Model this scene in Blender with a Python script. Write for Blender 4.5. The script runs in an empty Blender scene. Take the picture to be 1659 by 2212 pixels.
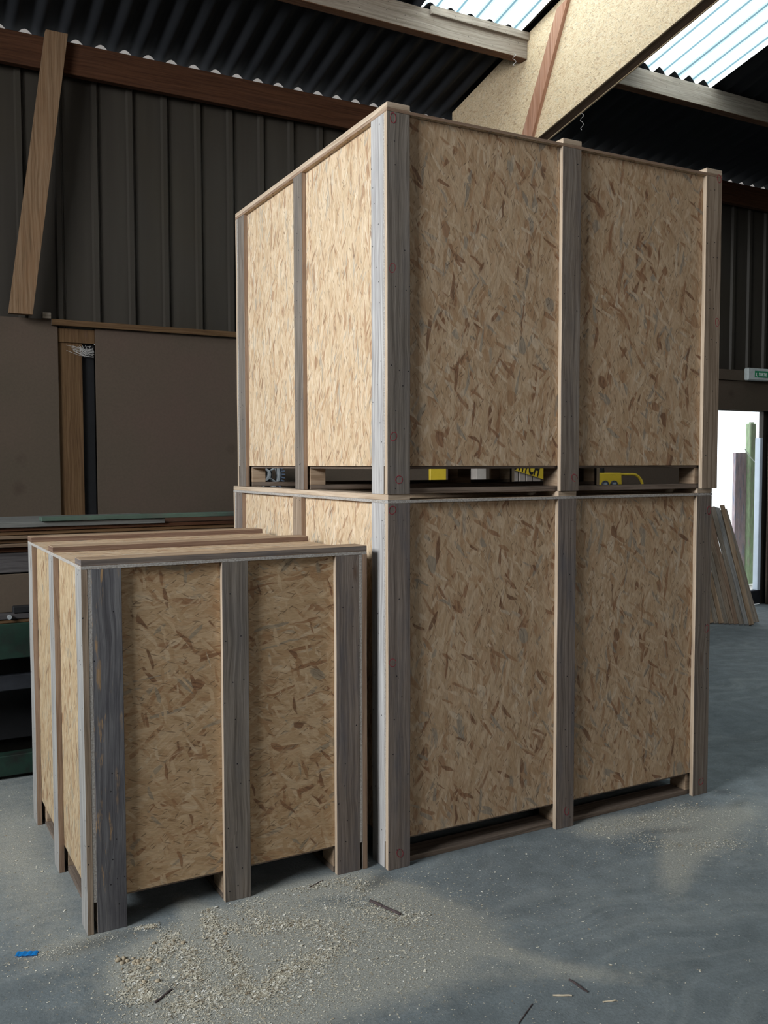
import bpy, bmesh, math, random
from mathutils import Vector, Matrix
from mathutils import noise as mnoise
random.seed(7)
S = bpy.context.scene
COL = S.collection

# ------------------------------------------------------------------ nodes
class NT:
    def __init__(s, name):
        m = bpy.data.materials.new(name); m.use_nodes = True
        s.m = m; s.n = m.node_tree.nodes; s.l = m.node_tree.links
        s.n.clear()
        s.out = s.n.new('ShaderNodeOutputMaterial')
    def a(s, t, **k):
        x = s.n.new(t)
        for kk, v in k.items(): setattr(x, kk, v)
        return x
    def put(s, sock, v):
        if hasattr(v, 'is_output'): s.l.new(v, sock)
        elif v is not None: sock.default_value = v
    def math(s, op, a, b=None, c=None, clamp=False):
        x = s.a('ShaderNodeMath', operation=op, use_clamp=clamp)
        s.put(x.inputs[0], a)
        if b is not None: s.put(x.inputs[1], b)
        if c is not None: s.put(x.inputs[2], c)
        return x.outputs[0]
    def vmath(s, op, a, b=None, sc=None):
        x = s.a('ShaderNodeVectorMath', operation=op)
        s.put(x.inputs[0], a)
        if b is not None: s.put(x.inputs[1], b)
        if sc is not None: s.put(x.inputs['Scale'], sc)
        return x.outputs[0]
    def mix(s, f, a, b, mode='MIX'):
        x = s.a('ShaderNodeMix', data_type='RGBA', blend_type=mode)
        s.put(x.inputs[0], f)
        for i, v in ((6, a), (7, b)):
            if isinstance(v, tuple) and len(v) == 3: v = (*v, 1)
            s.put(x.inputs[i], v)
        return x.outputs[2]
    def ramp(s, f, stops, interp='LINEAR'):
        x = s.a('ShaderNodeValToRGB'); x.color_ramp.interpolation = interp
        e = x.color_ramp.elements
        while len(e) < len(stops): e.new(.5)
        for el, (p, c) in zip(e, stops):
            el.position = p
            el.color = (*c, 1) if isinstance(c, tuple) else (c, c, c, 1)
        s.put(x.inputs[0], f); return x.outputs[0]
    def mapr(s, v, a, b, c=0., d=1.):
        x = s.a('ShaderNodeMapRange'); s.put(x.inputs[0], v)
        for i, q in enumerate((a, b, c, d)): x.inputs[i+1].default_value = q
        return x.outputs[0]
    def mapping(s, v, loc=(0, 0, 0), rot=(0, 0, 0), sc=(1, 1, 1)):
        x = s.a('ShaderNodeMapping'); s.put(x.inputs[0], v)
        x.inputs[1].default_value = loc; x.inputs[2].default_value = rot; x.inputs[3].default_value = sc
        return x.outputs[0]
    def noise(s, v, scale=1, detail=3, rough=.5, col=False):
        x = s.a('ShaderNodeTexNoise'); s.put(x.inputs['Vector'], v)
        x.inputs['Scale'].default_value = scale; x.inputs['Detail'].default_value = detail
        x.inputs['Roughness'].default_value = rough
        return x.outputs[1 if col else 0]
    def voro(s, v, scale=1, feature='F1', rnd=1.):
        x = s.a('ShaderNodeTexVoronoi', feature=feature); s.put(x.inputs['Vector'], v)
        x.inputs['Scale'].default_value = scale; x.inputs['Randomness'].default_value = rnd
        return x
    def uv(s): return s.a('ShaderNodeUVMap', uv_map='UVMap').outputs[0]
    def obj(s): return s.a('ShaderNodeTexCoord').outputs['Object']
    def sep(s, v):
        x = s.a('ShaderNodeSeparateXYZ'); s.put(x.inputs[0], v); return x.outputs
    def finish(s, color, rough=.8, height=None, hs=.002, metal=0., spec=.3, **k):
        b = s.a('ShaderNodeBsdfPrincipled')
        if isinstance(color, tuple) and len(color) == 3: color = (*color, 1)
        s.put(b.inputs['Base Color'], color); s.put(b.inputs['Roughness'], rough)
        b.inputs['Metallic'].default_value = metal
        b.inputs['Specular IOR Level'].default_value = spec
        for kk, v in k.items(): s.put(b.inputs[kk], v)
        if height is not None:
            bu = s.a('ShaderNodeBump'); bu.inputs['Distance'].default_value = hs
            s.put(bu.inputs['Height'], height); s.l.new(bu.outputs[0], b.inputs['Normal'])
        s.l.new(b.outputs[0], s.out.inputs[0]); return s.m

def mat_osb(name, seed=0, spread=1.0, length=.085, width=.017, tint=(1, 1, 1), con=1.):
    t = NT(name); uv = t.uv()
    rnd = random.Random(seed)
    warp = t.noise(uv, 11, 1, .5, col=True)
    base = t.vmath('ADD', uv, t.vmath('SCALE', t.vmath('SUBTRACT', warp, (.5, .5, .5)), sc=.03))
    def lay(an, L, W):
        v = t.mapping(base, loc=(rnd.uniform(0, 50), rnd.uniform(0, 50), 0), rot=(0, 0, an*spread))
        return t.mapping(v, sc=(1/L, 1/W, 1))
    # soft strand ground
    n1 = t.noise(lay(.22, length*1.1, width*.75), 1, 4, .68)
    n2 = t.noise(lay(-.35, length*.9, width*.6), 1, 4, .68)
    col = t.ramp(n1, [(.30, (.27, .165, .085)), (.42, (.45, .31, .18)), (.56, (.545, .40, .25)), (.72, (.66, .52, .355))])
    col = t.mix(t.mapr(n2, .46, .55), col, t.ramp(n2, [(.45, (.41, .27, .155)), (.56, (.57, .425, .275)), (.68, (.64, .50, .34)), (.78, (.40, .25, .14))]))
    h = n1
    pal = [(0, (.17, .085, .045)), (.05, (.30, .155, .08)), (.15, (.42, .265, .145)), (.32, (.50, .36, .215)),
           (.50, (.575, .43, .275)), (.66, (.64, .50, .34)), (.78, (.49, .325, .185)), (.89, (.70, .57, .41)),
           (.955, (.27, .235, .185)), (1, (.38, .33, .25))]
    for an, L, W, th in ((.1, 1.3, 1.3, .52), (-.55, .9, .9, .60), (.65, 1.0, .8, .64), (-.15, 1.5, .8, .66), (1.05, .7, .8, .80), (.3, .65, 1.9, .86)):
        v = lay(an, length*L, width*W)
        vo = t.voro(v); c = t.sep(vo.outputs['Color'])
        fc = t.ramp(t.math('ADD', c[1], t.math('MULTIPLY', t.math('SUBTRACT', n1, .5), .30)), pal)
        m = t.math('MULTIPLY', t.math('GREATER_THAN', c[0], th), t.mapr(vo.outputs['Distance'], .52, .60, .85*con, .15))
        col = t.mix(m, col, fc)
        h = t.math('ADD', h, t.math('MULTIPLY', m, t.math('SUBTRACT', c[2], .5)))
    fg = t.noise(lay(.1, length*.35, .0022), 1, 2, .6)
    col = t.mix(1, col, t.ramp(fg, [(.32, .80), (.5, 1.0), (.7, 1.10)]), 'MULTIPLY')
    for an, sx, sy, th in ((.35, 26, 260, .93), (-.6, 40, 200, .95)):
        v = t.mapping(t.mapping(base, loc=(rnd.uniform(0, 50), 3, 0), rot=(0, 0, an)), sc=(sx, sy, 1))
        vo = t.voro(v); c = t.sep(vo.outputs['Color'])
        m = t.math('MULTIPLY', t.math('GREATER_THAN', c[0], th), t.math('LESS_THAN', vo.outputs['Distance'], .45))
        col = t.mix(t.math('MULTIPLY', m, .6), col, (.14, .09, .055))
    col = t.mix(1, col, tint, 'MULTIPLY')
    return t.finish(col, .62, h, .0006, spec=.35)

def mat_osb_edge(name, tint=(1, 1, 1)):
    t = NT(name); uv = t.uv()
    a = t.noise(t.mapping(uv, sc=(60, 500, 1)), 1, 3, .7)
    b = t.noise(uv, 160, 2)
    col = t.ramp(a, [(.25, (.13, .10, .07)), (.45, (.25, .205, .16)), (.62, (.36, .30, .245)), (.8, (.47, .40, .33))])
    col = t.mix(.4, col, t.ramp(b, [(.3, .2), (.7, .7)]))
    return t.finish(t.mix(1, col, tint, 'MULTIPLY'), .9, a, .001)

def mat_plank(name, lo, mid, hi, stain=(.1, .08, .07), stainamt=.35, knots=.5, seed=0, nails=True, streak=None, rough=.82, fine=1.):
    t = NT(name); uv = t.uv()
    v = t.vmath('ADD', uv, (seed*3.7, seed*1.3, 0))
    w = t.noise(t.mapping(v, sc=(2.2, 5, 1)), 1, 2, .5)
    kv = t.voro(t.mapping(v, sc=(2.3, 8, 1)))
    kd = kv.outputs['Distance']; kc = t.sep(kv.outputs['Color'])
    kmask = t.math('MULTIPLY', t.math('GREATER_THAN', kc[0], 1-knots), t.mapr(kd, .04, .34, 1, 0))
    sp = t.sep(v)
    yy = t.math('ADD', sp[1], t.math('ADD', t.math('MULTIPLY', w, .05), t.math('MULTIPLY', kmask, .022)))
    cb = t.a('ShaderNodeCombineXYZ'); t.put(cb.inputs[0], t.math('MULTIPLY', sp[0], 1.6)); t.put(cb.inputs[1], t.math('MULTIPLY', yy, 75*fine))
    g = t.noise(cb.outputs[0], 1, 4, .62)
    cb2 = t.a('ShaderNodeCombineXYZ'); t.put(cb2.inputs[0], t.math('MULTIPLY', sp[0], 7)); t.put(cb2.inputs[1], t.math('MULTIPLY', yy, 420))
    g2 = t.noise(cb2.outputs[0], 1, 2, .6)
    gg = t.math('ADD', t.math('MULTIPLY', g, .7), t.math('MULTIPLY', g2, .3))
    col = t.ramp(gg, [(.33, tuple(q*.72 for q in lo)), (.43, lo), (.52, mid), (.66, hi)])
    st = t.noise(t.mapping(v, sc=(3.2, 14, 1)), 1, 4, .6)
    col = t.mix(t.math('MULTIPLY', t.mapr(st, .46, .68), stainamt), col, stain)
    if streak:
        s2 = t.noise(t.mapping(v, loc=(9, 4, 0), sc=(6, 38, 1)), 1, 4, .65)
        s3 = t.noise(t.mapping(v, loc=(2, 7, 0), sc=(2.2, 10, 1)), 1, 1)
        col = t.mix(t.math('MULTIPLY', t.mapr(s2, .56, .64), t.mapr(s3, .5, .6)), col, streak)
    kk = t.math('MULTIPLY', t.math('GREATER_THAN', kc[0], 1-knots), t.mapr(kd, .02, .11, 1, 0))
    col = t.mix(t.math('MULTIPLY', kk, .8), col, (.10, .055, .035))
    h = gg
    if nails:
        nv = t.voro(t.mapping(v, sc=(13, 26, 1))); nc = t.sep(nv.outputs['Color'])
        # constant radius in metres: rescale through position difference
        d = t.vmath('SUBTRACT', t.mapping(v, sc=(13, 26, 1)), nv.outputs['Position'])
        d = t.vmath('MULTIPLY', d, (1/13, 1/26, 0))
        ln = t.a('ShaderNodeVectorMath', operation='LENGTH'); t.put(ln.inputs[0], d)
        nm = t.math('MULTIPLY', t.math('LESS_THAN', ln.outputs['Value'], .0026), t.math('GREATER_THAN', nc[0], .72))
        col = t.mix(nm, col, (.02, .018, .02))
    return t.finish(col, rough, h, .0012, spec=.25)

def mat_simple(name, color, rough=.7, var=.25, scale=8, metal=0., obj=True, bump=0, spec=.3, stain=None, stretch=(1, 1, 1)):
    t = NT(name); v = t.obj() if obj else t.uv()
    n = t.noise(t.mapping(v, sc=stretch), scale, 4, .6)
    c = t.mix(1, color, t.ramp(n, [(.3, 1-var), (.7, 1+var)]), 'MULTIPLY')
    if stain:
        n2 = t.noise(t.mapping(v, loc=(5, 3, 1), sc=stretch), scale*.6, 5, .7)
        c = t.mix(t.mapr(n2, .52, .66), c, stain)
    return t.finish(c, rough, n if bump else None, bump or .001, metal, spec)

M = {}
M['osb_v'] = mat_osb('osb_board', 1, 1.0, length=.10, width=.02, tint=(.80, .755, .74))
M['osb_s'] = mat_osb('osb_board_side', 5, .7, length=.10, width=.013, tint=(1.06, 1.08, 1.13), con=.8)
M['osb_s_dim'] = mat_osb('osb_board_small_side_dim', 6, .7, length=.08, width=.012, tint=(.80, .80, .77), con=.9)  # copy of the side board, weaker light on the small crate put into tint
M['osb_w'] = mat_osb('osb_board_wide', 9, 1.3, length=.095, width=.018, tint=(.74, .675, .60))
M['osb_l'] = mat_osb('osb_board_lid', 13, .9, length=.07, width=.013, tint=(1.0, 1.0, 1.05))
M['osb_e'] = mat_osb_edge('osb_edge')
GREY = dict(lo=(.115, .095, .078), mid=(.17, .142, .118), hi=(.24, .206, .175))
M['w_grey'] = mat_plank('weathered_grey_plank', **GREY, stain=(.12, .108, .105), seed=1, stainamt=.45, knots=.35)
M['w_grey2'] = mat_plank('weathered_grey_plank_b', (.13, .10, .08), (.185, .148, .118), (.25, .21, .175), stain=(.10, .095, .10), seed=2.4, knots=.45)
M['w_brown'] = mat_plank('weathered_brown_plank', (.20, .145, .10), (.29, .215, .155), (.36, .285, .215), stain=(.15, .10, .07), seed=4.1, knots=.4)
M['w_blue'] = mat_plank('bluish_dark_plank', (.085, .08, .085), (.13, .125, .13), (.18, .172, .17), stain=(.055, .052, .06), seed=5.3, stainamt=.7, knots=.25, streak=(.36, .225, .115))
M['w_mauve'] = mat_plank('dusty_grey_brown_plank', (.125, .098, .082), (.18, .143, .12), (.245, .20, .17), stain=(.095, .09, .10), seed=8.8, stainamt=.6, knots=.35)
M['w_pale'] = mat_plank('pale_bluish_plank', (.30, .28, .27), (.42, .40, .385), (.53, .51, .50), stain=(.24, .235, .25), seed=6.2, stainamt=.4, knots=.3)
M['w_pale_dim'] = mat_plank('pale_plank_dimmed', (.22, .205, .19), (.31, .295, .275), (.40, .38, .36), stain=(.18, .175, .18), seed=6.8, stainamt=.5, knots=.3)  # pale plank darkened for the small crate's weaker light, also a leaning board
M['pine'] = mat_plank('fresh_sawn_pine', (.38, .285, .20), (.47, .365, .27), (.55, .44, .335), stain=(.36, .26, .18), seed=7.7, stainamt=.4, knots=.15, nails=False)
M['pine_b'] = mat_plank('brown_sawn_pine', (.21, .135, .09), (.28, .19, .13), (.35, .25, .18), stain=(.22, .13, .09), seed=3.3, stainamt=.4, knots=.2, nails=False)
M['pine_shade'] = mat_plank('shaded_brown_sawn_pine', (.13, .075, .05), (.185, .115, .08), (.24, .155, .11), stain=(.12, .07, .05), seed=3.9, knots=.2, nails=False)  # brown pine darkened, shade on the lid runner sides is in the colour
M['block'] = mat_plank('pallet_block_wood', (.28, .19, .12), (.38, .27, .18), (.46, .35, .25), stain=(.22, .14, .09), seed=9.1, nails=False, fine=.5)
M['base_b'] = mat_plank('pallet_base_board', (.12, .088, .065), (.175, .13, .10), (.23, .18, .145), stain=(.08, .065, .06), seed=2.9, nails=False)
M['beam'] = mat_plank('red_brown_beam', (.045, .016, .006), (.066, .025, .010), (.088, .036, .016), stain=(.07, .03, .016), seed=11, knots=.2, nails=False)
M['purlin'] = mat_plank('dusty_purlin_wood', (.21, .172, .135), (.28, .235, .19), (.345, .295, .24), stain=(.22, .165, .12), seed=12, knots=.25)
M['purlin_u'] = mat_plank('red_purlin_underside', (.13, .06, .032), (.18, .09, .05), (.22, .12, .07), seed=12.5, knots=.1, nails=False)
M['brace'] = mat_plank('orange_brown_brace_wood', (.15, .088, .046), (.20, .123, .07), (.25, .165, .10), stain=(.22, .115, .055), seed=13, knots=.4, nails=False)
M['stud'] = mat_plank('amber_stud_wood', (.08, .042, .017), (.11, .061, .027), (.14, .08, .04), stain=(.08, .04, .02), seed=14, knots=.3, nails=False)
M['redbr'] = mat_plank('reddish_brace_wood', (.28, .13, .075), (.37, .19, .12), (.44, .25, .17), stain=(.32, .20, .15), seed=15, knots=.1, nails=False)
M['girder'] = mat_osb('girder_osb', 21, 1.6, length=.03, width=.009, tint=(1.15, 1.20, 1.22), con=.4)
M['girder_b'] = mat_plank('girder_flange_wood', (.13, .08, .05), (.18, .115, .075), (.23, .16, .11), seed=16, knots=.1, nails=False)
M['redpen'] = mat_simple('red_marker_ink', (.26, .012, .03), .5, .3, 60)
M['dark_iron'] = mat_simple('dark_cast_iron', (.03, .032, .038), .5, .3, 12, .3)
M['old_grey'] = mat_plank('old_dark_grey_timber', (.05, .045, .045), (.075, .068, .068), (.10, .092, .09), stain=(.035, .03, .03), seed=5.9, nails=False)
M['old_top'] = mat_plank('dusty_grey_timber', (.09, .09, .085), (.13, .13, .122), (.17, .168, .158), stain=(.06, .058, .05), seed=6.9, nails=False)
M['old_tan'] = mat_plank('old_tan_sheet', (.10, .065, .04), (.14, .095, .06), (.18, .125, .085), stain=(.05, .03, .02), seed=7.9, nails=False)
M['alu'] = mat_simple('dull_cast_metal', (.34, .36, .37), .5, .25, 20, .2)
M['teeth'] = mat_simple('blue_grey_teeth', (.12, .15, .21), .5, .3, 14, .1)
M['steelblue'] = mat_simple('blue_grey_steel', (.07, .085, .12), .4, .3, 14, .5)
M['green'] = mat_simple('green_machine_paint', (.012, .030, .021), .5, .35, 6, stain=(.015, .015, .013))
M['green_l'] = mat_simple('pale_green_paint', (.055, .085, .065), .6, .25, 5, stain=(.07, .068, .06))
M['yellow'] = mat_simple('yellow_paint', (.60, .42, .035), .45, .12, 8)
M['black'] = mat_simple('black_rubber', (.008, .008, .009), .7, .2, 10)
M['plast_w'] = mat_simple('off_white_plastic', (.50, .53, .52), .45, .12, 20)
M['sign_g'] = mat_simple('exit_sign_green', (.02, .22, .10), .4, .15, 20)
M['ink_w'] = mat_simple('white_sign_print', (.75, .8, .76), .5, .05, 20)
M['ink_k'] = mat_simple('black_print', (.012, .012, .014), .5, .05, 20)
M['glassd'] = mat_simple('gauge_face', (.32, .36, .40), .2, .15, 60)
M['card'] = mat_simple('pale_packaging', (.42, .37, .33), .8, .12, 8)
M['tape'] = mat_simple('bright_blue_tape', (.02, .36, .86), .45, .12, 40)
M['bark'] = mat_simple('dark_bark', (.085, .06, .055), .9, .4, 60, bump=.002)
M['concrete2'] = mat_simple('pale_exterior_ground', (.75, .74, .70), .9, .1, 2)
M['moss'] = mat_simple('mossy_green_wood', (.42, .55, .34), .9, .25, 6, stain=(.45, .43, .36), stretch=(8, 8, 1.5))
M['outboard'] = mat_simple('mauve_grey_board', (.55, .44, .47), .9, .25, 5, stain=(.26, .33, .46), stretch=(6, 6, 1.2))
M['leaf'] = mat_simple('pale_leaf', (.30, .42, .22), .6, .3, 20)
M['jamb'] = mat_simple('pale_blue_painted_metal', (.66, .74, .84), .5, .06, 4)
M['web'] = mat_simple('dusty_cobweb', (.45, .43, .41), .95, .1, 40)
M['stick'] = mat_simple('dark_wood_scrap', (.075, .055, .055), .85, .4, 50)
M['stick_l'] = mat_simple('pale_wood_scrap', (.62, .52, .38), .85, .2, 50)

# ply wainscot
t = NT('brown_chipboard'); v = t.obj()
n1 = t.noise(v, 1.1, 4, .6); n2 = t.noise(v, 60, 2, .6)
c = t.ramp(n1, [(.3, (.092, .070, .048)), (.55, (.104, .074, .053)), (.75, (.112, .073, .055))])
c = t.mix(.25, c, t.ramp(n2, [(.3, .02), (.7, .22)]), 'OVERLAY')
vo = t.voro(v, 2.6); cc = t.sep(vo.outputs['Color'])
sp = t.math('MULTIPLY', t.mapr(t.math('ADD', vo.outputs['Distance'], t.math('MULTIPLY', t.noise(v, 25, 3), .16)), .1, .24, 1, 0), t.math('GREATER_THAN', cc[0], .55))
c = t.mix(t.math('MULTIPLY', sp, .55), c, (.045, .028, .018))
w = t.voro(t.mapping(v, sc=(1, 1, .35)), 4.3); wc = t.sep(w.outputs['Color'])
wm = t.math('MULTIPLY', t.math('LESS_THAN', w.outputs['Distance'], .022), t.math('GREATER_THAN', wc[0], .55))
c = t.mix(wm, c, (.6, .6, .6))
M['chip'] = t.finish(c, .8, n2, .0004)

# cladding
t = NT('ribbed_cladding'); v = t.obj()
n = t.noise(t.mapping(v, sc=(9, 9, .5)), 1, 4, .6)
c = t.ramp(n, [(.3, (.034, .028, .022)), (.7, (.045, .038, .030))])
n3 = t.noise(t.mapping(v, loc=(3, 1, 0), sc=(1.2, 1.2, .8)), 1, 3)
c = t.mix(t.mapr(n3, .5, .7, 0, .5), c, (.040, .031, .018))
M['clad'] = t.finish(c, .55, None, metal=.1)

# roof sheet
t = NT('dark_fibre_cement'); v = t.obj()
n = t.noise(t.mapping(v, sc=(3, .6, 1)), 1, 4, .65)
c = t.ramp(n, [(.3, (.015, .0165, .020)), (.7, (.024, .025, .029))])
M['roof'] = t.finish(c, .85, None)

# translucent skylight: glowing daylight through ribbed plastic, bluer on the steep flanks
def skymat(name, strength):
    t = NT(name)
    g = t.a('ShaderNodeNewGeometry'); nx = t.math('ABSOLUTE', t.sep(g.outputs['True Normal'])[0])
    v = t.obj(); d = t.noise(t.mapping(v, sc=(6, .5, 1)), 1, 3)
    c = t.ramp(nx, [(0, (.93, 1, .99)), (.62, (.80, .95, 1.0)), (.675, (.10, .15, .17)), (.70, (.028, .055, .068))])
    c = t.mix(1, c, t.ramp(d, [(.3, .72), (.7, 1.1)]), 'MULTIPLY')
    e = t.a('ShaderNodeEmission'); t.put(e.inputs[0], c); e.inputs[1].default_value = strength
    t.l.new(e.outputs[0], t.out.inputs[0]); return t.m
M['sky'] = skymat('translucent_rooflight', 8.0)
M['skyfar'] = skymat('translucent_rooflight_far', 1.0)

# floor
t = NT('dusty_concrete'); v = t.obj()
n1 = t.noise(v, .8, 4, .55); n2 = t.noise(v, 9, 5, .65); n3 = t.noise(v, 90, 3, .7)
c = t.ramp(n1, [(.3, (.130, .152, .160)), (.7, (.190, .214, .222))])
c = t.mix(.65, c, t.ramp(n2, [(.25, .30), (.75, .68)]), 'OVERLAY')
c = t.mix(.35, c, t.ramp(n3, [(.25, .25), (.75, .75)]), 'OVERLAY')
# brushed swirls of fine dust
sw = t.noise(t.mapping(t.vmath('ADD', v, t.vmath('SCALE', t.noise(v, .9, 2, .5, col=True), sc=1.2)), rot=(0, 0, -.5), sc=(1.3, 11, 1)), 1, 4, .6)
c = t.mix(t.mapr(sw, .52, .72, 0, .22), c, (.40, .42, .40))
at = t.a('ShaderNodeAttribute', attribute_name='dust'); du = at.outputs['Fac']
dk = t.a('ShaderNodeAttribute', attribute_name='darken').outputs['Fac']
fz = t.noise(v, 26, 5, .75)
dm = t.mapr(t.math('SUBTRACT', t.math('ADD', t.math('MULTIPLY', du, 1.1), fz), 1.0), -.32, .35, 0, 1)
dcol = t.ramp(t.noise(v, 190, 3, .8), [(.25, (.17, .168, .15)), (.5, (.34, .335, .295)), (.75, (.56, .545, .48))])
c = t.mix(t.math('MULTIPLY', dm, .82), c, dcol)
# scattered specks everywhere
vs = t.voro(v, 75); vc = t.sep(vs.outputs['Color'])
sm = t.math('MULTIPLY', t.math('LESS_THAN', vs.outputs['Distance'], .16), t.math('GREATER_THAN', vc[0], .9))
c = t.mix(t.math('MULTIPLY', sm, .8), c, t.mix(vc[1], (.55, .47, .33), (.06, .05, .05)))
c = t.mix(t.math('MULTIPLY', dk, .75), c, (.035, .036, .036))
M['floor'] = t.finish(c, .82, t.math('ADD', n3, t.math('MULTIPLY', fz, du)), .002, spec=.3)

t = NT('wood_shavings'); v = t.obj()
wn = t.a('ShaderNodeTexWhiteNoise'); wn.noise_dimensions = '3D'
q = t.vmath('SNAP', v, (.008, .008, .008)); t.put(wn.inputs[0], q)
c = t.ramp(wn.outputs[0], [(0, (.28, .22, .15)), (.2, (.48, .43, .33)), (.6, (.62, .575, .46)), (.93, (.74, .70, .60)), (1, (.88, .87, .82))])
M['shav'] = t.finish(c, .85)

# ------------------------------------------------------------------ mesh helpers
def uvbox(bm, grain, off=(0, 0)):
    L = bm.loops.layers.uv.get('UVMap') or bm.loops.layers.uv.new('UVMap')
    for f in bm.faces:
        n = f.normal; ax = max(range(3), key=lambda i: abs(n[i]))
        o = [i for i in range(3) if i != ax]
        if ax == grain: ui, vi = o[0], o[1]
        else: ui = grain; vi = o[0] if o[1] == grain else o[1]
        for l in f.loops:
            co = l.vert.co
            l[L].uv = (co[ui]+off[0]+ax*.37, co[vi]+off[1]+ax*.71)

def mk(name, bm, mats, parent=None, smooth=False, recalc=False):
    if recalc: bmesh.ops.recalc_face_normals(bm, faces=bm.faces[:])
    me = bpy.data.meshes.new(name); bm.to_mesh(me); bm.free()
    for m in (mats if isinstance(mats, (list, tuple)) else [mats]):
        me.materials.append(M[m] if isinstance(m, str) else m)
    if smooth: me.polygons.foreach_set('use_smooth', [True]*len(me.polygons))
    o = bpy.data.objects.new(name, me); COL.objects.link(o)
    if parent: o.parent = parent
    return o

def tag(o, label=None, cat=None, group=None, kind=None):
    if label: o['label'] = label
    if cat: o['category'] = cat
    if group: o['group'] = group
    if kind: o['kind'] = kind
    return o

def empty(name, loc=(0, 0, 0), rz=0, **k):
    o = bpy.data.objects.new(name, None); COL.objects.link(o)
    o.empty_display_size = .1
    o.location = loc; o.rotation_euler = (0, 0, rz); return tag(o, **k)

def addbox(bm, a, b, bev=0., M4=None):
    x0, y0, z0 = a; x1, y1, z1 = b
    vs = [bm.verts.new(p) for p in ((x0, y0, z0), (x1, y0, z0), (x1, y1, z0), (x0, y1, z0), (x0, y0, z1), (x1, y0, z1), (x1, y1, z1), (x0, y1, z1))]
    fs = [bm.faces.new([vs[i] for i in q]) for q in ((3, 2, 1, 0), (4, 5, 6, 7), (0, 1, 5, 4), (1, 2, 6, 5), (2, 3, 7, 6), (3, 0, 4, 7))]
    if bev:
        es = list({e for f in fs for e in f.edges})
        r = bmesh.ops.bevel(bm, geom=es, offset=bev, segments=1, affect='EDGES')
        vs = [v for v in r['verts']]
    if M4:
        bmesh.ops.transform(bm, matrix=M4, verts=list({v for v in vs if v.is_valid}))
    return vs

def board(name, a, b, grain, mats, parent, facing=None, bev=.0012, wob=0., cuts=0):
    """one sawn board; mats=(broad face, edge); facing = thickness axis"""
    bm = bmesh.new()
    ext = [b[i]-a[i] for i in range(3)]
    if facing is None: facing = min(range(3), key=lambda i: ext[i])
    addbox(bm, a, b, bev)
    if cuts and ext[grain] > .3:
        n = Vector((0, 0, 0)); n[grain] = 1
        for k in range(1, cuts+1):
            p = [0, 0, 0]; p[grain] = a[grain]+ext[grain]*k/(cuts+1)
            bmesh.ops.bisect_plane(bm, geom=bm.verts[:]+bm.edges[:]+bm.faces[:], plane_co=p, plane_no=n)
        sd = random.uniform(0, 90)
        for v in bm.verts:
            s = v.co[grain]*3.1
            for ax in range(3):
                if ax != grain:
                    v.co[ax] += (mnoise.noise(Vector((s, sd+ax*7, 0))))*wob
    bm.normal_update()
    uvbox(bm, grain, (random.uniform(0, 20), random.uniform(0, 20)))
    if isinstance(mats, (list, tuple)) and len(mats) > 1:
        for f in bm.faces:
            f.material_index = 0 if abs(f.normal[facing]) > .6 else 1
    return mk(name, bm, mats, parent)

def tube(bm, pts, r, seg=10, caps=True):
    rings = []
    pts = [Vector(p) for p in pts]
    for i, p in enumerate(pts):
        d = (pts[min(i+1, len(pts)-1)]-pts[max(i-1, 0)]).normalized()
        u = d.orthogonal().normalized() if not rings else (rings[-1][1] - d*rings[-1][1].dot(d)).normalized()
        w = d.cross(u); rr = r[i] if isinstance(r, (list, tuple)) else r
        rings.append(([bm.verts.new(p+(u*math.cos(2*math.pi*k/seg)+w*math.sin(2*math.pi*k/seg))*rr) for k in range(seg)], u))
    for (a, _), (b, _) in zip(rings, rings[1:]):
        for k in range(seg):
            bm.faces.new((a[k], a[(k+1) % seg], b[(k+1) % seg], b[k]))
    if caps:
        bm.faces.new(rings[0][0][::-1]); bm.faces.new(rings[-1][0])

def ring(bm, c, ro, ri, y0, y1, seg=40):
    """annulus in the XZ plane, thick in Y"""
    A = []
    for k in range(seg):
        ca, sa = math.cos(2*math.pi*k/seg), math.sin(2*math.pi*k/seg)
        A.append([bm.verts.new((c[0]+q*ca, y, c[2]+q*sa)) for q, y in ((ro, y0), (ro, y1), (ri, y1), (ri, y0))])
    for k in range(seg):
        a, b = A[k], A[(k+1) % seg]
        for j in range(4): bm.faces.new((a[j], b[j], b[(j+1) % 4], a[(j+1) % 4]))

def text_mesh(name, s, size, mat, parent, loc, rot, ext=.0015, sx=1., align='LEFT', bold=.0):
    cu = bpy.data.curves.new(name, 'FONT'); cu.body = s; cu.size = size; cu.extrude = ext; cu.align_x = align; cu.offset = bold
    tmp = bpy.data.objects.new('t', cu); COL.objects.link(tmp)
    dg = bpy.context.evaluated_depsgraph_get(); dg.update()
    me = bpy.data.meshes.new_from_object(tmp.evaluated_get(dg))
    bpy.data.objects.remove(tmp); bpy.data.curves.remove(cu)
    me.materials.clear(); me.materials.append(M[mat]); me.name = name
    o = bpy.data.objects.new(name, me); COL.objects.link(o)
    o.location = loc; o.rotation_euler = rot; o.scale = (sx, 1, 1)
    o.parent = parent; return o

# ------------------------------------------------------------------ crates
TH, PT, BW = .022, .012, .10

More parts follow.
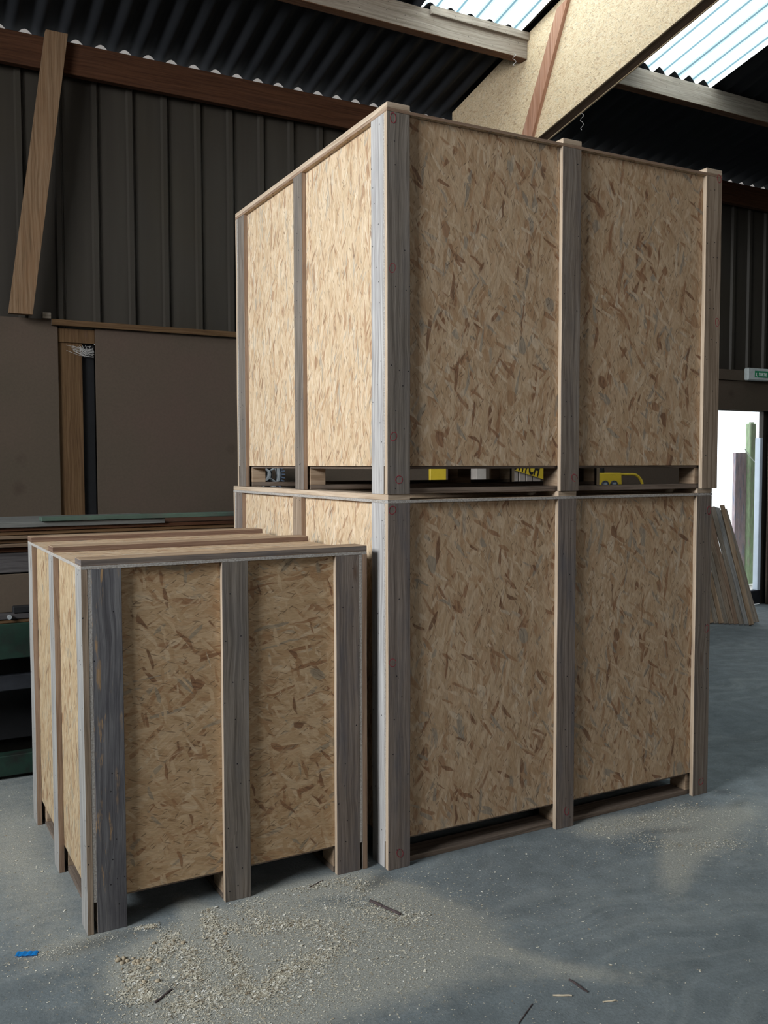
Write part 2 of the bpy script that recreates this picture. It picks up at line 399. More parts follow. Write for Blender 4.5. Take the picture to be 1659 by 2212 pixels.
def pen(parent, x, z, seed, y=-.0006, r=.017):
    """hand drawn red loop on the front face of a post"""
    bm = bmesh.new(); rn = random.Random(seed); n = 22; w = .0022
    a0 = rn.uniform(0, 6.3); span = rn.uniform(5.2, 6.6); A = []
    for k in range(n):
        a = a0+span*k/(n-1); rr = r*(1+.12*math.sin(2*a+seed))
        c, s = math.cos(a)*.8, math.sin(a)
        A.append([bm.verts.new((x+(rr+q)*c, y+dy, z+(rr+q)*s)) for q, dy in ((-w/2, .0), (w/2, .0), (w/2, .0005), (-w/2, .0005))])
    for a, b in zip(A, A[1:]):
        for j in range(4): bm.faces.new((a[j], b[j], b[(j+1) % 4], a[(j+1) % 4]))
    bm.faces.new(A[0]); bm.faces.new(A[-1][::-1])
    bm.normal_update()
    o = mk('pen_mark', bm, 'redpen', parent, recalc=True); return o

def crate(name, loc, rz, L, W, H, over, label, mats, marks=(), group=None, jit=0.):
    """over='front': front/back boards cover the side boards; over='side': the other way round"""
    R = empty(name, loc, rz, label=label, cat='crate', group=group)
    swap = over == 'side'
    # work in (u,v): u runs along the covering face, v along the other
    LU, LV = (W, L) if swap else (L, W)
    def B(nm, u0, u1, v0, v1, z0, z1, gr, m, lab=None, **k):
        a, b = ((v0, u0, z0), (v1, u1, z1)) if swap else ((u0, v0, z0), (u1, v1, z1))
        g = {'u': 1, 'v': 0, 'z': 2}[gr] if swap else {'u': 0, 'v': 1, 'z': 2}[gr]
        o = board(nm, a, b, g, m, R, **k)
        if lab: o['label'] = lab
        return o
    pb = .110
    posts = {}
    # covering faces (both sides in v)
    for side in (0, 1):
        v0, v1 = (0, TH) if side == 0 else (LV-TH, LV)
        q0, q1 = (TH, TH+PT) if side == 0 else (LV-TH-PT, LV-TH)
        B('osb_panel', .001, LU-.001, q0+.0002, q1-.0002, pb, H, 'z', (mats['pc'], 'osb_e'), bev=0)
        for i, uc in enumerate((BW/2, LU/2, LU-BW/2)):
            key = ('c', side, i)
            posts[key] = B('batten', uc-BW/2, uc+BW/2, v0, v1, 0, H, 'z', (mats.get(key, 'w_grey'), mats.get(('e',)+key, 'pine')), wob=.0016, cuts=14)
    # inner faces
    e = TH+PT
    for side in (0, 1):
        u0, u1 = (0, TH) if side == 0 else (LU-TH, LU)
        q0, q1 = (TH, TH+PT) if side == 0 else (LU-TH-PT, LU-TH)
        B('osb_panel', q0, q1, e, LV-e, pb, H, mats.get('gi', 'z'), (mats['pi'], 'osb_e'), bev=0)
        for i, vc in enumerate((e+BW/2, LV/2, LV-e-BW/2)):
            key = ('i', side, i)
            posts[key] = B('batten', u0, u1, vc-BW/2, vc+BW/2, 0, H, 'z', (mats.get(key, 'w_grey2'), mats.get(('e',)+key, 'pine')), wob=.0016, cuts=14)
    # lid and its three runners
    B('lid', 0, LU, 0, LV, H+.0005, H+PT, 'v', (mats['lid'], mats.get('le', 'osb_e')), bev=0)
    for i, uc in enumerate((BW/2, LU/2, LU-BW/2)):
        B('lid_runner', uc-BW/2, uc+BW/2, 0, LV, H+PT+.0003, H+PT+TH, 'v', (mats.get('rt', 'pine'), mats.get(('r', i), 'pine')), wob=.001, cuts=10)
    # pallet base: boards, nine blocks, deck
    e2 = e+.001
    rows_v = (e2+BW/2, LV/2, LV-e2-BW/2); rows_u = (e2+BW/2, LU/2, LU-e2-BW/2)
    bw = .5*(.078 if over == 'front' else BW); rows_u = (e2+bw, LU/2, LU-e2-bw)
    for vc in rows_v:
        B('base_board', e2, LU-e2, vc-BW/2, vc+BW/2, .0, TH, 'u', ('base_b', 'base_b'))
        for uc in rows_u:
            B('pallet_block', uc-bw, uc+bw, vc-BW/2+.001, vc+BW/2-.001, TH, .098, 'u', ('block', 'block'))
    B('deck', e2, LU-e2, e2, LV-e2, .098, .118, 'u', ('base_b', 'base_b'))
    for (key, du, z, sd) in marks:
        p = posts[key]
        pen(p, du, z, sd)
    return R

big = {'pc': 'osb_v', 'pi': 'osb_s', 'lid': 'osb_l',
       ('i', 0, 0): 'w_pale', ('i', 0, 1): 'w_grey', ('i', 0, 2): 'w_grey', ('c', 0, 0): 'w_grey', ('c', 0, 1): 'w_grey2', ('c', 0, 2): 'w_brown',
       ('e', 'i', 0, 1): 'pine_b', ('e', 'i', 0, 2): 'pine_b', ('e', 'i', 0, 0): 'pine'}
low = dict(big); big['le'] = 'pine_b'; low.update({('c', 0, 2): 'w_grey2', ('c', 0, 0): 'w_mauve', ('i', 0, 1): 'w_brown', ('i', 0, 2): 'w_mauve', ('c', 0, 1): 'w_mauve'})
CL, CW, CH = 1.7795, 1.7599, 1.4530
crate('shipping_crate', (0, 0, 0), 0, CL, CW, CH-.0015, 'front',
      'large chipboard crate with grey battens standing on the floor under the other large one', low,
      marks=[(('c', 0, 0), .020, 1.425, 1), (('c', 0, 0), .020, .828, 2), (('c', 0, 0), .052, .061, 3), (('c', 0, 1), .90, .074, 4),
             (('c', 0, 2), CL-.02, 1.38, 5), (('c', 0, 2), CL-.022, .81, 6), (('c', 0, 2), CL-.045, .064, 7)])
Z2 = CH-.0015+PT+TH+.0005
crate('shipping_crate', (-.0033, -.0044, Z2), -.0157, CL, CW, 1.4519, 'front',
      'large chipboard crate with weathered battens stacked on top of another, its lid near the roof', big,
      marks=[(('c', 0, 0), .026, 2.914-Z2, 11), (('c', 0, 0), .022, 2.352-Z2, 12), (('c', 0, 0), .026, 1.71-Z2, 13), (('c', 0, 0), .050, 1.543-Z2, 14),
             (('c', 0, 1), .915, 1.543-Z2, 15), (('c', 0, 2), CL-.02, 2.932-Z2, 16), (('c', 0, 2), CL-.018, 2.268-Z2, 17)])
sm = {'pc': 'osb_s_dim', 'pi': 'osb_w', 'lid': 'osb_l', 'gi': 'v', 'rt': 'block',
      ('c', 0, 0): 'w_pale_dim', ('c', 0, 1): 'w_pale_dim', ('c', 0, 2): 'w_pale_dim', ('e', 'c', 0, 0): 'w_brown', ('e', 'c', 0, 1): 'pine_b', ('e', 'c', 0, 2): 'pine_b',
      ('i', 0, 0): 'w_blue', ('i', 0, 1): 'w_grey', ('i', 0, 2): 'w_mauve', ('r', 0): 'w_mauve', ('r', 1): 'pine_shade', ('r', 2): 'pine_shade', ('e', 'c', 1, 0): 'pine_b'}
crate('shipping_crate', (-1.1394, .0593, 0), .0034, 1.0796, 1.2019, 1.252, 'side',
      'small chipboard crate with dark corner batten, left of the tall stack', sm)

# ------------------------------------------------------------------ building
XW0, XW1, YB, YF = -8., 13., 4., -12.
DX0, DX1, DZ = 6.22, 7.11, 2.195
def struct(o): o['kind'] = 'structure'; return o

# floor with dust map

DUST = [(-.55, -.3, .22, .20, 0, .35), (-.76, -.25, .03, .25, 0, .7), (-.6, -.5, .13, .03, .35, .8), (-1.02, -.25, .08, .03, .6, .8), (-1.02, -.22, .07, .07, 0, 1.3), (-.92, -.12, .10, .07, .6, .9), (-.97, -.36, .09, .12, .3, .8), (-.76, .0, .035, .12, .2, .9), (-.76, -.22, .05, .12, -.1, 1.0),
        (-.73, -.45, .07, .11, 0, 1.2), (-.85, -.50, .18, .10, 0, .9), (-.62, -.40, .12, .035, .4, 1.1), (-.42, -.24, .20, .09, -.5, .85), (-.45, .0, .2, .07, .1, .7),
        (-.17, -.06, .16, .04, -.5, 1.0), (-.06, -.2, .14, .05, -1.1, 1.0), (-.12, -.42, .12, .12, 0, .8), (-.3, -.5, .25, .10, .1, .6), (-.62, -.65, .35, .12, 0, .85),
        (1.05, -.10, .12, .07, -.2, .9), (1.38, -.14, .22, .06, -.35, 1.0), (1.15, -.40, .34, .05, .75, .8), (1.42, -.36, .30, .06, .4, .75),
        (-1.25, .55, .12, .6, 0, .5), (-1.25, 1.4, .2, .5, 0, .5), (-1.15, .02, .12, .05, .2, .6), (-.18, -.42, .20, .03, -.9, .6), (.04, -.72, .28, .03, -.95, .55), (.2, -.95, .3, .04, -.5, .35),
        (-.14, -.55, .2, .2, 0, .4), (1.9, -.5, .5, .3, 0, .3), (-.2, .02, .1, .04, 0, .6)]
DARKEN = [(1.856, -.02, .05, .03, 0, .8), (1.80, -.17, .06, .02, .3, .5), (-1.12, -.0, .12, .03, .1, .7), (2.6, .5, .1, .05, 0, .4), (-.08, -.06, .06, .03, .4, .7), (-.98, -.38, .05, .012, .5, .8), (1.25, -.24, .10, .018, -.3, .45), (.2, -.35, .35, .18, .5, .16)]  # patches where the floor colour is darker
def fld(T, x, y):
    s = 0
    for cx, cy, sx, sy, r, a in T:
        dx, dy = x-cx, y-cy
        if abs(dx) > 1.5 or abs(dy) > 1.8: continue
        u = dx*math.cos(r)+dy*math.sin(r); v = -dx*math.sin(r)+dy*math.cos(r)
        q = (u/sx)**2+(v/sy)**2
        if q < 9: s += a*math.exp(-q*.5)
    return s
xs = [XW0-.3, -5, -3]+[-2.2+.025*i for i in range(193)]+[4, 6, 9, XW1+.3]
ys = [YF-.3, -8, -4]+[-1.8+.025*i for i in range(149)]+[2.6, 3.2, YB]
bm = bmesh.new(); rows = []
for y in ys: rows.append([bm.verts.new((x, y, 0)) for x in xs])
for j in range(len(ys)-1):
    for i in range(len(xs)-1):
        bm.faces.new((rows[j][i], rows[j][i+1], rows[j+1][i+1], rows[j+1][i]))
fo = struct(mk('floor', bm, 'floor'))
du = fo.data.attributes.new('dust', 'FLOAT', 'POINT'); dk = fo.data.attributes.new('darken', 'FLOAT', 'POINT')
dv = []; kv = []
for v_ in fo.data.vertices:
    x, y = v_.co.x, v_.co.y
    n = mnoise.noise(Vector((x*5, y*5, 1)))*.25
    dv.append(min(1.2, max(0, fld(DUST, x, y)*(1+n)))); kv.append(min(1, fld(DARKEN, x, y)*(1+2*n)))
du.data.foreach_set('value', dv); dk.data.foreach_set('value', kv)

# back wall: cladding above, chipboard lining below, doorway
ribp = .262
def cladding(bm, x0, x1, z0, z1, y):
    k0 = math.floor((x0-.02)/ribp); pts = [(x0, 0)]
    k = k0
    while True:
        c = -.26+.002+ribp*(k+0)
        k += 1
        if c-.03 <= x0: continue
        if c+.03 >= x1: break
        pts += [(c-.028, 0), (c-.017, .026), (c+.017, .026), (c+.026, 0), (c+.034, 0), (c+.036, .006), (c+.040, .006), (c+.042, 0)]
    pts.append((x1, 0)); prev = None
    for x, d in pts:
        cur = (bm.verts.new((x, y-d, z0)), bm.verts.new((x, y-d, z1)))
        if prev: bm.faces.new((prev[0], cur[0], cur[1], prev[1]))
        prev = cur
bm = bmesh.new()
addbox(bm, (XW0, 4.0, 0), (DX0, 4.06, 2.5)); addbox(bm, (DX1, 4.0, 0), (XW1, 4.06, 2.5)); addbox(bm, (DX0, 4.0, DZ), (DX1, 4.06, 2.5))
cladding(bm, XW0, XW1, 2.50, 4.60, 3.998)
struct(mk('wall_back', bm, 'clad'))

def panel(a, b, name='lining_panel', mat='chip'):
    bm = bmesh.new(); addbox(bm, a, b, .001); return mk(name, bm, mat)
tag(panel((XW0, 3.935, 0), (-.553, 3.952, 2.655)), 'brown chipboard wall sheet left of the narrow black gap', 'wall panel')
tag(panel((-.288, 3.93, 0), (DX0-.02, 3.952, 2.61)), 'brown chipboard wall sheet right of the narrow black gap, behind the crates', 'wall panel')
struct(panel((6.05, 3.915, DZ+.0), (XW1, 3.929, 2.515), 'trim_3'))
tag(panel((DX1+.02, 3.93, 0), (XW1, 3.952, DZ-.001)), 'brown board right of the bright doorway', 'wall panel')
bm = bmesh.new()
addbox(bm, (-.56, 3.957, 0), (-.38, 3.972, 2.52), .001); addbox(bm, (-.56, 3.945, 2.50), (-.29, 3.957, 2.60), .001)
bm.normal_update(); uvbox(bm, 2); tag(mk('wall_stud', bm, 'stud'), 'amber wooden upright in the slot between two brown wall sheets', 'wall stud')
tag(panel((-.378, 3.985, 0), (-.29, 3.994, 2.52), 'gap_shade', 'black'), 'black strip added for the shade in the gap between the amber upright and the brown sheet', 'recess')  # black strip stands in for the shade inside the gap
o = board('ledge_rail', (-.60, 3.89, 2.612), (6.0, 3.93, 2.655), 0, ('stud', 'chip'), None)
tag(o, 'thin wooden ledge along the top of the brown wall sheets', 'rail')
o = board('ledge_rail', (6.05, 3.89, 2.517), (XW1, 3.93, 2.63), 0, ('chip', 'chip'), None)
tag(o, 'wooden rail above the doorway holding the exit sign', 'rail')
bm = bmesh.new(); addbox(bm, (-.66, 3.90, 2.656), (-.60, 3.95, 2.70), .004); bm.normal_update(); uvbox(bm, 0)
tag(mk('wood_offcut', bm, 'purlin'), 'small wood block lying on the wall sheet beside the leaning brace', 'offcut')
# cobweb rag
bm = bmesh.new(); rn = random.Random(3)
for j in range(26):
    a = Vector((-.50+rn.random()*.16, 3.92, 2.455+rn.uniform(-.02, .03))); b = Vector((-.33+rn.random()*.035, 3.93+rn.random()*.02, 2.40+rn.uniform(-.02, .08)))
    m_ = (a+b)/2+Vector((0, 0, -.03*rn.random()))
    tube(bm, [a, m_, b], .0016, 4)
tag(mk('cobweb', bm, 'web', recalc=True), 'dusty cobweb across the top of the black wall gap', 'cobweb')

# other walls
def wallbox(name, a, b, mat='clad'):
    bm = bmesh.new(); addbox(bm, a, b); return struct(mk(name, bm, mat))
wallbox('wall_left', (XW0-.1, YF, 0), (XW0, YB, 7.2))
wallbox('wall_right', (XW1, YF, 0), (XW1+.1, YB, 7.2))
wallbox('wall_front', (XW0, YF-.1, 0), (XW1, YF, 7.2))

# roof
WP = .1765; PH = -.0144; AMP = .028; RZ, RS = 4.69, .23
RIDGE = -4.
def rz(y): return RZ+RS*(YB-y) if y >= RIDGE else RZ+RS*(YB-RIDGE)-RS*(RIDGE-y)
def wave(x): return AMP*math.cos(2*math.pi*(x-PH)/WP)
def kx(x): return PH+WP*(round((x-PH)/WP-.5)+.5)   # nearest valley
def corr(bm, x0, x1, y0, y1, n=12, dz=0.):
    N = max(1, round((x1-x0)/WP))*n; prev = None
    for i in range(N+1):
        x = x0+(x1-x0)*i/N
        cur = [bm.verts.new((x, y, rz(y)+wave(x)+dz)) for y in (y0, y1)]
        if prev: bm.faces.new((prev[0], prev[1], cur[1], cur[0]))
        prev = cur
XL = kx(XW0-.1); XR = kx(XW1+.1)
sky = [(kx(1.84), kx(1.84)+5*WP, 2.80, -.4), (kx(3.95), kx(3.95)+5*WP, 2.80, -.4),
       (kx(-3.6), kx(-3.6)+5*WP, 2.80, -.4), (kx(8.1), kx(8.1)+5*WP, 2.80, -.4), (kx(-1.5), kx(-1.5)+5*WP, -.9, -3.9), (kx(-3.6), kx(-3.6)+5*WP, -.9, -3.9), (kx(1.84), kx(1.84)+5*WP, -.9, -3.9)]
bm = bmesh.new()
bands = [(4.02, 2.80), (2.80, -.4), (-.4, -.9), (-.9, -3.9), (-3.9, RIDGE), (RIDGE, YF-.2)]
for y0, y1 in bands:
    cuts = sorted((s[0], s[1]) for s in sky if abs(s[2]-y0) < .01 and abs(s[3]-y1) < .01)
    x = XL
    for c0, c1 in cuts:
        corr(bm, x, c0, y0, y1, 10); x = c1
    corr(bm, x, XR, y0, y1, 10)
struct(mk('ceiling', bm, 'roof', smooth=True))
for i, (a, b, y0, y1) in enumerate(sky):
    bm = bmesh.new(); corr(bm, a, b, y0, y1, 18 if i < 2 else 4)
    struct(mk('window_%d' % (i+1), bm, 'sky' if i < 2 else 'skyfar', smooth=False))

bm = bmesh.new(); addbox(bm, (XW0, 4.13, 4.52), (XW1, 4.145, 4.80)); struct(mk('eave_gap_dimmer', bm, 'card'))  # board added outside to dim the daylight seen through the eave gaps

# beams
def vz(y): return rz(y)-AMP-.001
def purlin(y, x0, x1, lab, h=.175, w=.085):
    bm = bmesh.new()
    addbox(bm, (x0, y, vz(y+w)-h), (x1, y+w, vz(y+w)-.0005), .003); bm.normal_update(); uvbox(bm, 0, (random.random()*9, 0))
    for f in bm.faces:
        if f.normal.z < -.6: f.material_index = 1
    return tag(mk('roof_purlin', bm, ['purlin', 'purlin_u']), lab, 'purlin')
GX0, GX1 = 2.79, 2.90
purlin(2.77, XW0+.05, GX0-.002, 'dusty roof purlin left of the big girder, below the left skylight')
purlin(2.77, GX1+.002, XW1-.05, 'dusty roof purlin right of the big girder, below the right skylight')
o = board('nailed_lath', (1.90, 2.744, 4.885), (2.785, 2.768, 4.945), 0, ('purlin', 'purlin'), None, bev=.002)
tag(o, 'pale board nailed along the purlin under the left skylight', 'board')
o = board('eave_beam', (XW0+.05, 3.85, 4.39), (XW1-.05, 3.91, 4.612), 0, ('beam', 'beam'), None, bev=.003)
tag(o, 'long red-brown beam along the top of the ribbed wall', 'beam')
# girder following the roof slope
g = empty('roof_girder', (GX0, 3.84, 0), label='deep sloping box girder clad in pale fibreboard with brown underside', cat='girder')
def slopebox(bm, x0, x1, y0, y1, f0, f1):
    vs = []
    for y in (y0, y1):
        for x, f in ((x0, f0), (x1, f0), (x1, f1), (x0, f1)): vs.append(bm.verts.new((x, y, f(y))))
    q = [bm.faces.new([vs[i] for i in k]) for k in ((0, 1, 2, 3), (7, 6, 5, 4), (0, 4, 5, 1), (1, 5, 6, 2), (2, 6, 7, 3), (3, 7, 4, 0))]
gb = lambda y: 4.118+.212*(2.599-y)
gt = lambda y: min(vz(y)-.002, 99)
for nm, x0, x1, f0, f1, m in (('web_panel', GX0, GX0+.012, lambda y: gb(y)+.0, gt, 'girder'), ('web_panel', GX1-.012, GX1, lambda y: gb(y)+.0, gt, 'girder'),
                              ('flange', GX0+.013, GX1-.013, lambda y: gb(y)+.004, lambda y: gb(y)+.09, 'girder_b'), ('flange', GX0+.013, GX1-.013, lambda y: gt(y)-.08, gt, 'girder_b')):
    bm = bmesh.new(); slopebox(bm, x0, x1, 3.84, RIDGE+.1, f0, f1); bmesh.ops.recalc_face_normals(bm, faces=bm.faces[:])
    bm.normal_update(); uvbox(bm, 1)
    o = mk(nm, bm, m, g); o.matrix_parent_inverse = Matrix.Translation(g.location).inverted()
# brace on the girder face
bm = bmesh.new()
p0 = Vector((GX0, 2.75, 4.20)); p1 = Vector((GX0, 2.20, 5.02))
def quadbar(bm, a0, a1, b0, b1, x0, x1):
    """bar whose side outline is a0-a1 (lower end) to b0-b1 (upper end) in YZ, between x0 and x1"""
    vs = [bm.verts.new((x, *p)) for x in (x0, x1) for p in (a0, a1, b1, b0)]
    for k in ((0, 1, 2, 3), (7, 6, 5, 4), (0, 4, 5, 1), (1, 5, 6, 2), (2, 6, 7, 3), (3, 7, 4, 0)): bm.faces.new([vs[i] for i in k])
    bmesh.ops.recalc_face_normals(bm, faces=bm.faces[:]); bm.normal_update(); uvbox(bm, 2)
quadbar(bm, (2.69, 4.10), (2.815, 4.15), (2.26, 4.99), (2.385, 4.965), GX0-.030, GX0-.001)
o = mk('diagonal_brace', bm, 'redbr', g); o.matrix_parent_inverse = Matrix.Translation(g.location).inverted(); o['label'] = 'reddish brown diagonal board on the side of the girder'
# left brace on the wall
bm = bmesh.new()
vs = []
for y in (3.79, 3.845):
    for p in ((-.898, 2.66), (-.742, 2.66), (-.468, 4.64), (-.615, 4.64)): vs.append(bm.verts.new((p[0], y, p[1])))
for k in ((0, 1, 2, 3), (7, 6, 5, 4), (0, 4, 5, 1), (1, 5, 6, 2), (2, 6, 7, 3), (3, 7, 4, 0)): bm.faces.new([vs[i] for i in k])
bmesh.ops.recalc_face_normals(bm, faces=bm.faces[:]); bm.normal_update(); uvbox(bm, 2)
tag(mk('wall_brace', bm, 'brace'), 'slanting light brown plank running up the ribbed wall to the eave beam', 'brace')

# cobweb strands on the girder
for (x, y, z, d, lab) in ((GX1-.005, 2.25, gb(2.25), .13, 'cobweb strand hanging under the pale girder'), (2.66, 2.765, 4.77, .10, 'cobweb strand hanging where the left purlin meets the girder')):
    bm = bmesh.new(); pts = [(x+.012*math.sin(k*1.3), y+.008*math.cos(k*1.7), z-.0+d*-k/9) for k in range(10)]
    tube(bm, pts, .0018, 5)
    tag(mk('cobweb_strand', bm, 'web', recalc=True), lab, 'cobweb')

# exit sign
s = empty('exit_sign', (6.63, 3.885, 2.52), label='small white emergency exit light with green panel above the doorway', cat='exit sign')
bm = bmesh.new(); addbox(bm, (0, -.06, 0), (.345, 0, .135), .012); mk('housing', bm, 'plast_w', s)
bm = bmesh.new(); addbox(bm, (.105, -.064, .035), (.335, -.0603, .105), .001); sg = mk('sign_face', bm, 'sign_g', s)
text_mesh('lettering', 'SORTIE', .052, 'ink_w', s, (.165, -.0645, .05), (math.pi/2, 0, 0), .0012, sx=.8, bold=.0006)
bm = bmesh.new()
tube(bm, [(.128, -.066, .088), (.128, -.066, .0875)], .006, 10)
for a, b in (((.128, .08), (.124, .062)), ((.124, .062), (.135, .052)), ((.135, .052), (.134, .042)), ((.124, .062), (.118, .052)), ((.118, .052), (.111, .048)), ((.128, .078), (.139, .070)), ((.127, .078), (.116, .072))):
    tube(bm, [(a[0], -.066, a[1]), (b[0], -.066, b[1])], .0022, 6)
mk('running_figure', bm, 'ink_w', s, recalc=True)

# doorway frame (open)
d = empty('door_frame', (DX1, 4.0, 0), label='pale blue metal frame along the right side of the bright doorway', cat='door frame')
bm = bmesh.new(); addbox(bm, (-.05, .0, 0.16), (-.002, .07, 1.9), .004); mk('jamb', bm, 'jamb', d)
bm = bmesh.new(); addbox(bm, (-.885, .0, 0.001), (-.001, .08, .16), .006); mk('threshold', bm, 'dark_iron', d)

# outside
bm = bmesh.new(); addbox(bm, (-10, 4.065, -.1), (30, 30, -.02)); struct(mk('trim_1', bm, 'concrete2'))
bm = bmesh.new(); addbox(bm, (0, 0, -.02), (.21, .05, 1.755), .004)
for x in (.068, .14): addbox(bm, (x, -.004, 0), (x+.006, 0.001, 1.75))
o = mk('plank_fence', bm, 'outboard'); o.location = (8.20, 5.3, 0)
bm = bmesh.new(); 
addbox(bm, (-.055, 0, .0), (.055, .09, 2.14), .01)
tube(bm, [(0, .04, 2.14), (0, .04, 2.16)], .03, 12)
o2 = mk('garden_post', bm, 'moss'); o2.location = (8.475, 5.25, 0)
tag(o, 'mauve and blue weathered boards standing outside the doorway', 'boards'); tag(o2, 'green mossy wooden post outside the doorway', 'post')
bm = bmesh.new()
tube(bm, [(8.25+.03*k, 5.2, 1.80-.02*k-.0035*k*(12-k)*.3) for k in range(10)], .006, 6)
tag(mk('hanging_cord', bm, 'ink_w', recalc=True), 'white cord looped over the mossy post outside', 'cord')
bm = bmesh.new(); rn = random.Random(5)
for j in range(40):
    a = rn.uniform(0, 6.28); l = rn.uniform(.25, .7); b = Vector((math.cos(a)*rn.uniform(.03, .2), math.sin(a)*.1, 0))
    tip = b*2+Vector((0, 0, l)); mid = (b+tip)/2
    tube(bm, [b, mid, tip], .003, 4)
    for q in range(4):
        c = b.lerp(tip, .4+.18*q); d_ = Vector((rn.uniform(-1, 1), rn.uniform(-1, 1), rn.uniform(-.3, .6))).normalized()*.06; e = d_.orthogonal().normalized()*.016
        bm.faces.new([bm.verts.new(c), bm.verts.new(c+d_*.5+e), bm.verts.new(c+d_), bm.verts.new(c+d_*.5-e)])
o = mk('garden_plant', bm, 'leaf'); o.location = (8.80, 5.0, -.02); tag(o, 'leafy weeds growing at the foot of the mossy post outside', 'plant')

# boards leaning by the doorway
g1 = 'rough boards leaning in a row beside the doorway'
rn = random.Random(11)
mt = ['purlin', 'w_brown', 'block', 'purlin', 'w_brown', 'block', 'purlin', 'block', 'purlin', 'w_brown', 'pine_b']
labs = 'narrow brownish rough sawn board in the leaning row beside the doorway'
NB = 15
for k in range(NB):
    f = k/(NB-1)
    f = k/(NB-2)
    bx = 5.40+.42*f; by = 3.50-.44*f
    if k == NB-1: bx, by = 5.945, 3.13
    tx = bx+.02; ty = by+.40; tz = 1.185-.03*f+rn.uniform(-.02, .02)
    if k == NB-1: tx, tz = bx-.03, 1.12
    L_ = math.sqrt((tx-bx)**2+(ty-by)**2+tz**2)
    bm = bmesh.new(); w_ = .0455 if k < NB-1 else .10
    addbox(bm, (-w_/2, -.017, 0), (w_/2, .017, L_), .004)
    bmesh.ops.subdivide_edges(bm, edges=[e for e in bm.edges if abs(e.verts[0].co.z-e.verts[1].co.z) > .5], cuts=8)
    for v_ in bm.verts:
        v_.co.x += .006*mnoise.noise(Vector((v_.co.z*3, k*5, v_.co.x*8)))
        if v_.co.z > L_-.01: v_.co.z += .03*mnoise.noise(Vector((v_.co.x*30, k*3, 0)))
    bm.normal_update(); uvbox(bm, 2, (k*1.7, k*.9))
    o = mk('rough_board', bm, 'w_pale_dim' if k == NB-3 else mt[k % len(mt)])
    zax = Vector((tx-bx, ty-by, tz)).normalized(); xax = Vector((.69, -.72, 0)) if k < NB-1 else Vector((.9, -.43, 0))
    xax = (xax-zax*xax.dot(zax)).normalized(); yax = zax.cross(xax)
    o.matrix_world = Matrix(((xax.x, yax.x, zax.x, bx), (xax.y, yax.y, zax.y, by), (xax.z, yax.z, zax.z, .010), (0, 0, 0, 1)))
    if k == NB-1: tag(o, 'widest orange-brown board of the leaning row, nearest the doorway', 'board')
    elif k == NB-3: tag(o, 'pale greyish board near the right end of the leaning row', 'board')
    else: tag(o, labs, 'board', g1)

# sliver of a blue machine at the right edge
b = empty('machine_base', (6.96, 3.2, 0), label='blue-grey machine base with white plate and round foot at the right picture edge', cat='machine')
bm = bmesh.new(); addbox(bm, (.02, .05, .03), (.62, .5, .26), .01); mk('housing', bm, 'steelblue', b)
bm = bmesh.new(); addbox(bm, (.0, .03, .261), (.64, .52, .285), .004); mk('top_plate', bm, 'jamb', b)
bm = bmesh.new(); addbox(bm, (.03, .035, .09), (.5, .049, .15), .003); mk('name_plate', bm, 'jamb', b)
bm = bmesh.new(); tube(bm, [(.03, -.02, 0), (.03, -.02, .035)], [.07, .055], 18); tube(bm, [(.03, -.02, .035), (.03, .06, .06)], .02, 10); mk('foot', bm, 'black', b, recalc=True)

# ------------------------------------------------------------------ machines behind
# green bench on the left with timber piled on it
B = empty('workshop_machine', (-3.2, 1.86, 0), label='low green woodworking machine carrying a pile of timber, behind the small crate', cat='machine')
def pb_(name, a, b, mat, parent=B, bev=.004):
    bm = bmesh.new(); addbox(bm, a, b, bev); return mk(name, bm, mat, parent)
pb_('foot_rail', (0, .0, .02), (3.6, .08, .125), 'green'); pb_('foot_rail', (0, .72, .02), (3.6, .80, .125), 'green')
pb_('shelf_beam', (0, .08, .44), (3.6, .12, .52), 'dark_iron')
for x in (.2, 1.2, 2.6, 3.4):
    for y in (.09, .65): pb_('leg', (x, y, .126), (x+.08, y+.06, .60), 'dark_iron')
pb_('leg_gap_shade', (0, .3, .126), (3.6, .32, .61), 'black'); pb_('side_beam', (0, .0, .62), (3.6, .06, .80), 'green'); pb_('side_beam', (0, .74, .62), (3.6, .80, .80), 'green')  # black sheet added behind the front legs, paints the shade between them
pb_('bed_plate', (0, .005, .82), (3.6, .79, .850), 'old_grey'); pb_('rust_strip', (0, .012, .80), (3.6, .78, .82), 'stud')
pb_('fence_bar', (2.06, .0, .851), (3.6, .05, .885), 'black')
pb_('back_board', (1.8, .10, .889), (3.55, .12, 1.0), 'chip')
tm = bmesh.new(); 
for x in (2.04,): tube(tm, [(x, -.001, .835), (x, -.012, .835)], .012, 8)
mk('bolt', tm, 'alu', B, recalc=True)
def beamt(name, z0, z1, x0, x1, y0, y1, mat, lab, rot=.0):
    bm = bmesh.new(); addbox(bm, (x0, y0, z0), (x1, y1, z1), .002); bm.normal_update(); uvbox(bm, 0, (random.random()*9, random.random()*9))
    return tag(mk(name, bm, mat), lab, 'board' if 'beam' not in name else 'beam')
beamt('plywood_sheet', .851, 1.045, -3.1, .1, 1.915, 1.935, 'chip', 'brown plywood sheet on edge behind the machine fence bar')
beamt('timber_beam', .886, 1.05, -3.1, .3, 1.99, 2.6, 'dark_iron', 'dark flat beam supporting the timber pile on the green machine')
beamt('timber_beam', 1.05, 1.155, -3.15, .3, 1.94, 2.6, 'old_grey', 'grey weathered beam at the bottom of the timber pile on the machine')
beamt('timber_beam', 1.157, 1.182, -3.1, .25, 1.93, 2.55, 'beam', 'dark red-brown board on the grey weathered beam of the pile')
z = 1.184
